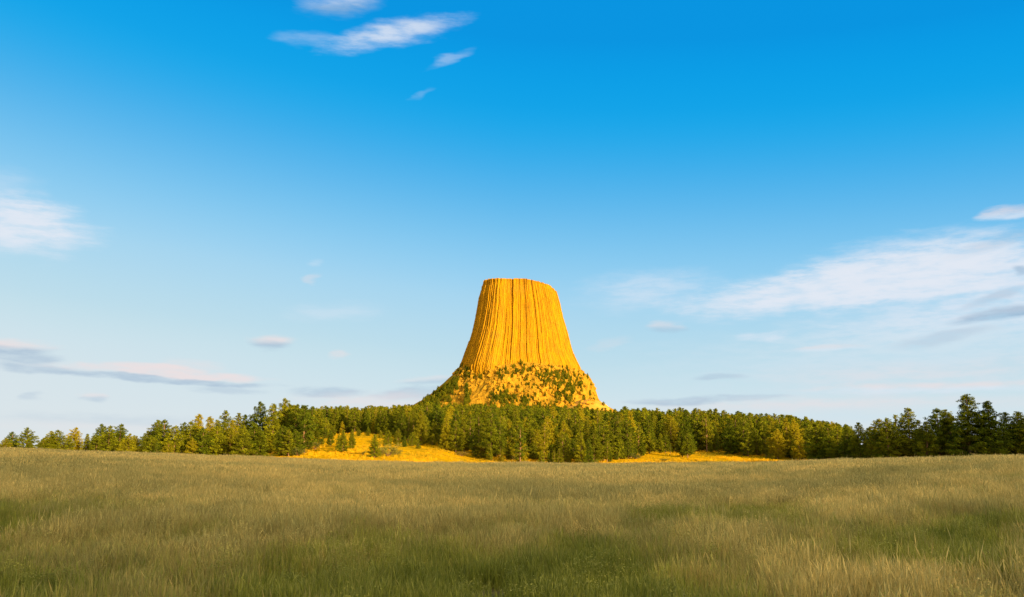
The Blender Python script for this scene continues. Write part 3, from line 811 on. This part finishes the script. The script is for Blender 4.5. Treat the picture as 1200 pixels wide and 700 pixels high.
def make_shrub(seed):
    r = np.random.default_rng(seed); n = 900
    stems = []; fs = []; k = 0; tips = []
    for j in range(9):
        a = r.uniform(0, 6.28); tip = np.array([math.cos(a) * r.uniform(.3, .9), math.sin(a) * r.uniform(.3, .9), r.uniform(.5, 1.05)])
        v, f = tube([[0, 0, -.05], tip * [.5, .5, .6], tip], [.035, .022, .008], 4); stems.append(v); fs.append(f + k); k += len(v); tips.append(tip)
    tips = np.array(tips)[r.integers(0, 9, n)] * r.uniform(.5, 1.05, (n, 1)) + r.normal(0, .13, (n, 3)); tips[:, 2] = np.abs(tips[:, 2])
    a = r.normal(0, 1, (n, 3)); a /= np.linalg.norm(a, axis=1)[:, None]; b = np.cross(a, r.normal(0, 1, (n, 3))); b /= np.linalg.norm(b, axis=1)[:, None]
    q = np.stack([tips - a * .05, tips + b * .03, tips + a * .07, tips - b * .03], 1).reshape(-1, 3)
    return new_mesh('shrub_stems', np.concatenate(stems), np.concatenate(fs), [m_bark], True), \
        new_mesh('shrub_foliage', q, np.arange(4 * n).reshape(n, 4), [m_shrub], False, {'tint': np.repeat(r.random(n), 4)})


SHV = [make_shrub(5), make_shrub(9)]
for u, vb, vt, wf, lb in [(349, 534.5, 525, 1.2, 'low bush at the left foot of the golden slope'), (369, 527, 518, .9, 'small bush halfway up the left part of the golden slope'),
        (455, 535, 521, 1.0, 'pale yellow green bush beside the dark pointed young pine'), (447, 533, 522, .9, 'yellowish bush squeezed between the dark pointed pine and the pale bush'),
        (464, 534, 525, 1.2, 'reddish bush at the end of the pale bush'), (541, 534.5, 530, 2.2, 'flat dark bush lying across the lower golden patch'), (425, 533, 529, 1.2, 'tiny tuft of brush before the dark pointed young pine'),
        (700, 538, 531, 1.5, 'rounded bush at the forest foot before the pointed green young pine'), (682, 539, 532, 1.4, 'bush in the grass gap at the forest foot below the tower'), (745, 538, 532, 1.5, 'bush at the start of the golden strip'),
        (778, 541, 538, 2.0, 'low brush in the middle of the golden strip'), (640, 538, 529, 1.2, 'round bush in the shade at the forest foot'), (602, 539, 533, 1.6, 'spreading bush below the widest part of the forest')]:
    x, y, z = ground_at(u, vb); h = (vb - vt) * y / 1054
    o = bpy.data.objects.new('shrub', None); C.objects.link(o); o.location = (x, y, z); o.rotation_euler = (0, 0, random.uniform(0, 6.28)); o.scale = (h * wf, h * wf, h)
    o['label'] = lb; o['category'] = 'shrub'; o['group'] = 'bushes on the golden slopes'
    st__, fo = SHV[random.randint(0, 1)]
    obj('stem', st__, o); obj('foliage', fo, o)

# ------------------------------------------------------------------ meadow grass


m_slope, g = mat('slope_grass')
hh = g.n('ShaderNodeAttribute', attribute_name='hgt').outputs['Fac']; tn = g.n('ShaderNodeAttribute', attribute_name='tint').outputs['Fac']
br = g.n('ShaderNodeAttribute', attribute_name='tone', attribute_type='INSTANCER').outputs['Fac']
finish(g, g.mix(br, g.mix(tn, (0.22, 0.20, 0.012), (0.40, 0.29, 0.015)), g.mix(tn, (0.66, 0.37, 0.006), (0.84, 0.50, 0.02))), .85, None, 0.0, .25)


def tuft(seed, kind, nb, rad, wd, mtl=None):
    r = np.random.default_rng(seed); vs, hs, ts, fs = [], [], [], []; n = 0
    for b in range(nb):
        a, d = r.uniform(0, 6.28), rad * math.sqrt(r.random())
        p = np.array([math.cos(a) * d, math.sin(a) * d, 0]); la = r.uniform(0, 6.28)
        hgt = {'dry': r.uniform(.28, .62), 'green': r.uniform(.22, .48), 'weed': r.uniform(.3, .6), 'stalk': r.uniform(.6, .88)}[kind]
        ln = hgt * r.uniform(.03, .40 if kind != 'green' else .3); dr = np.array([math.cos(la), math.sin(la), 0])
        side = np.cross(dr, [0, 0, 1]); w0 = wd * r.uniform(.6, 1.3)
        fa = r.uniform(-1, 1); side = side * math.cos(fa) + dr * math.sin(fa)
        t = r.random()
        head = (kind == 'dry' and r.random() < .38) or kind == 'stalk'
        if head: st = [(0, .5), (.45, .4), (.74, .35), (.86, 1.8), (1.0, .1)]
        else: st = [(0, .8), (.4, 1.0), (.75, .7), (1.0, .05)]
        pr_ = []
        for s, ww in st:
            c = p + np.array([0, 0, hgt * (s - .12 * s * s * (ln / hgt))]) + dr * ln * s * s
            pr_.append((c - side * w0 * ww * .5, c + side * w0 * ww * .5, s))
        for i, (l, rr, s) in enumerate(pr_): vs += [l, rr]; hs += [s, s]; ts += [t, t]
        for i in range(len(st) - 1): fs.append([n + 2 * i, n + 2 * i + 1, n + 2 * i + 3, n + 2 * i + 2])
        n += 2 * len(st)
    if kind == 'weed':
        for b in range(150):
            c = r.normal(0, 1, 3) * [rad * .5, rad * .5, .10] + [0, 0, .40]; a = r.normal(0, 1, 3); a /= np.linalg.norm(a); b2 = np.cross(a, r.normal(0, 1, 3)); b2 /= np.linalg.norm(b2)
            vs += [c - a * .012, c + b2 * .009, c + a * .016, c - b2 * .009]; t = .6 + .4 * r.random(); hs += [.9] * 4; ts += [t] * 4; fs.append([n, n + 1, n + 2, n + 3]); n += 4
    return new_mesh('grass_tuft', np.array(vs), np.array(fs), [mtl or m_grass], False, {'hgt': hs, 'tint': ts})


GC = bpy.data.collections.new('grass_kinds')
specs = [('dry', 75, .26, .0065)] * 4 + [('green', 75, .24, .008)] * 2 + [('weed', 40, .24, .006)] + [('dry', 80, .5, .02)] * 3 + [('stalk', 7, .3, .007), ('stalk', 4, .25, .008)]
for i, (kd, nb, rad, wd) in enumerate(specs):
    GC.objects.link(bpy.data.objects.new('grass_tuft_%02d' % i, tuft(900 + i, kd, nb, rad, wd)))
pts, rot, scl, var, gre, ton = [], [], [], [], [], []
# greener hollows and straw-coloured patches where the photograph has them: u, v, half width u, half height v, amount
PATCH = [(830, 600, 200, 26, .2), (560, 650, 260, 40, .2), (620, 585, 120, 12, .15), (600, 690, 190, 42, .55), (470, 665, 60, 22, .2), (1130, 640, 90, 30, .5), (0, 600, 45, 18, .4), (900, 588, 70, 7, .35), (800, 600, 90, 10, .3), (700, 640, 110, 20, .2), (1010, 680, 110, 26, -.45),
         (100, 560, 200, 14, -.3), (500, 600, 160, 18, -.25), (330, 560, 300, 10, -.3), (1180, 590, 60, 20, .15), (60, 680, 90, 30, .15), (300, 680, 60, 30, .15)]


def meadow_band(y0, y1, dens, vsel, sc, around=False):
    if around:      # the meadow the camera stands in, beside and behind it
        n = int(44 * 34 * dens); xv = rng.uniform(-22, 22, n); yv = rng.uniform(-10, 24, n)
        keep = (np.abs(xv) > .8 * yv) | (yv < 5.5); keep &= np.hypot(xv, yv) > 1.0
        xv, yv = xv[keep], yv[keep]; yq = np.maximum(yv, 6.0); u = 600 + 1054 * np.sign(xv) * .7 + 0 * yv; ok = yv < 30
    else:
        n = int(.5 * (y1 * y1 - y0 * y0) * 1.6 * dens)
        yv = np.sqrt(rng.uniform(y0 * y0, y1 * y1, n)); xv = rng.uniform(-.8, .8, n) * yv
        u = 600 + 1054 * xv / yv; ok = yv < edge_y(u) + 7
    yv = yv + 0; xv, yv, u = xv[ok], yv[ok], u[ok]; n = len(xv)
    zv = height(xv, yv); v = 530 - 1054 * (zv + .35 - EYE) / np.maximum(yv, 5.0)
    g_ = .06 + 1.15 * (fbm(xv * .16, yv * .09, 5, 4) - .45) + .8 * (fbm(xv * .9, yv * .5, 15, 3) - .5) + .55 * sm((34 - yv) / 26)
    for pu, pv, a, b, k in PATCH: g_ = g_ + k * np.exp(-((u - pu) / a) ** 2 - ((v - pv) / b) ** 2)
    tn_ = np.clip((fbm(xv * .16 + 50, yv * .12, 25, 4) - .5) * 1.5 + (fbm(xv * 1.3 + 9, yv * .7, 27, 3) - .5) * 1.3 + .46 + rng.normal(0, .2, n) + .42 * sm((yv - 25) / 50) - .22 * np.clip(g_, 0, 1), 0, 1)
    hgt = .75 + .14 * sm((30 - yv) / 15) + .6 * (fbm(xv * .5, yv * .35, 41, 3) - .3) - .25 * np.clip(g_, 0, 1)
    for i in range(n):
        pts.append((xv[i], yv[i], zv[i] - .02))
    rot.extend(rng.uniform(0, 6.28, n)); s = rng.uniform(.8, 1.2, n) * sc
    scl.extend(np.stack([s, s, hgt * rng.uniform(.85, 1.15, n)], 1))
    vv_ = np.array([vsel(gg, rng.random()) for gg in g_]); var.extend(vv_)
    gre.extend(g_); ton.extend(tn_)


near_sel = lambda gg, q: (int(4 + 2 * rng.random()) if (gg > .45 and q < .75) else (6 if q > .965 else 10 + int(2 * rng.random()) if q < .10 else int(4 * rng.random())))
far_sel = lambda gg, q: 10 + int(2 * rng.random()) if q < .06 else 7 + int(3 * rng.random())
meadow_band(5.5, 22, 15, near_sel, 1.0)
meadow_band(0, 0, 9, near_sel, 1.15, True)
meadow_band(22, 45, 9, near_sel, 1.25)
meadow_band(45, 110, 3.2, far_sel, 1.15)
instancer('grass', pts, rot, scl, var, GC, {'green': gre, 'tone': ton}, tilt=(rng.normal(0, .05, len(pts)), rng.normal(0.02, .06, len(pts))),
          label='tall dry meadow grass with green patches in evening shade')
SC_ = bpy.data.collections.new('slope_grass_kinds')
for i in range(3): SC_.objects.link(bpy.data.objects.new('slope_tuft_%02d' % i, tuft(950 + i, 'dry', 36, .42, .05, m_slope)))
n = 26000; yv = rng.uniform(200, 385, n); uv_ = rng.uniform(325, 960, n); xv = (uv_ - 600) / 1054 * yv
dn = fbm(xv * .12, yv * .05, 91, 4); keep = (dn + rng.normal(0, .10, n) > .57); xv, yv = xv[keep], yv[keep]; n = len(xv); zv = height(xv, yv)
s1 = rng.uniform(.5, 1.25, n)
instancer('slope_grass', np.stack([xv, yv, zv - .03], 1), rng.uniform(0, 6.28, n), np.stack([s1, s1, s1 * rng.uniform(.7, 1.3, n)], 1), rng.integers(0, 3, n), SC_,
          {'tone': np.clip(fbm(xv * .08, yv * .08, 95, 3) * 1.8 - .3 + rng.normal(0, .25, n), 0, 1)}, label='golden bunch grass dotted over the sunlit slopes')
print('trees', len(trees), 'single', len(single), 'grass tufts', len(pts))
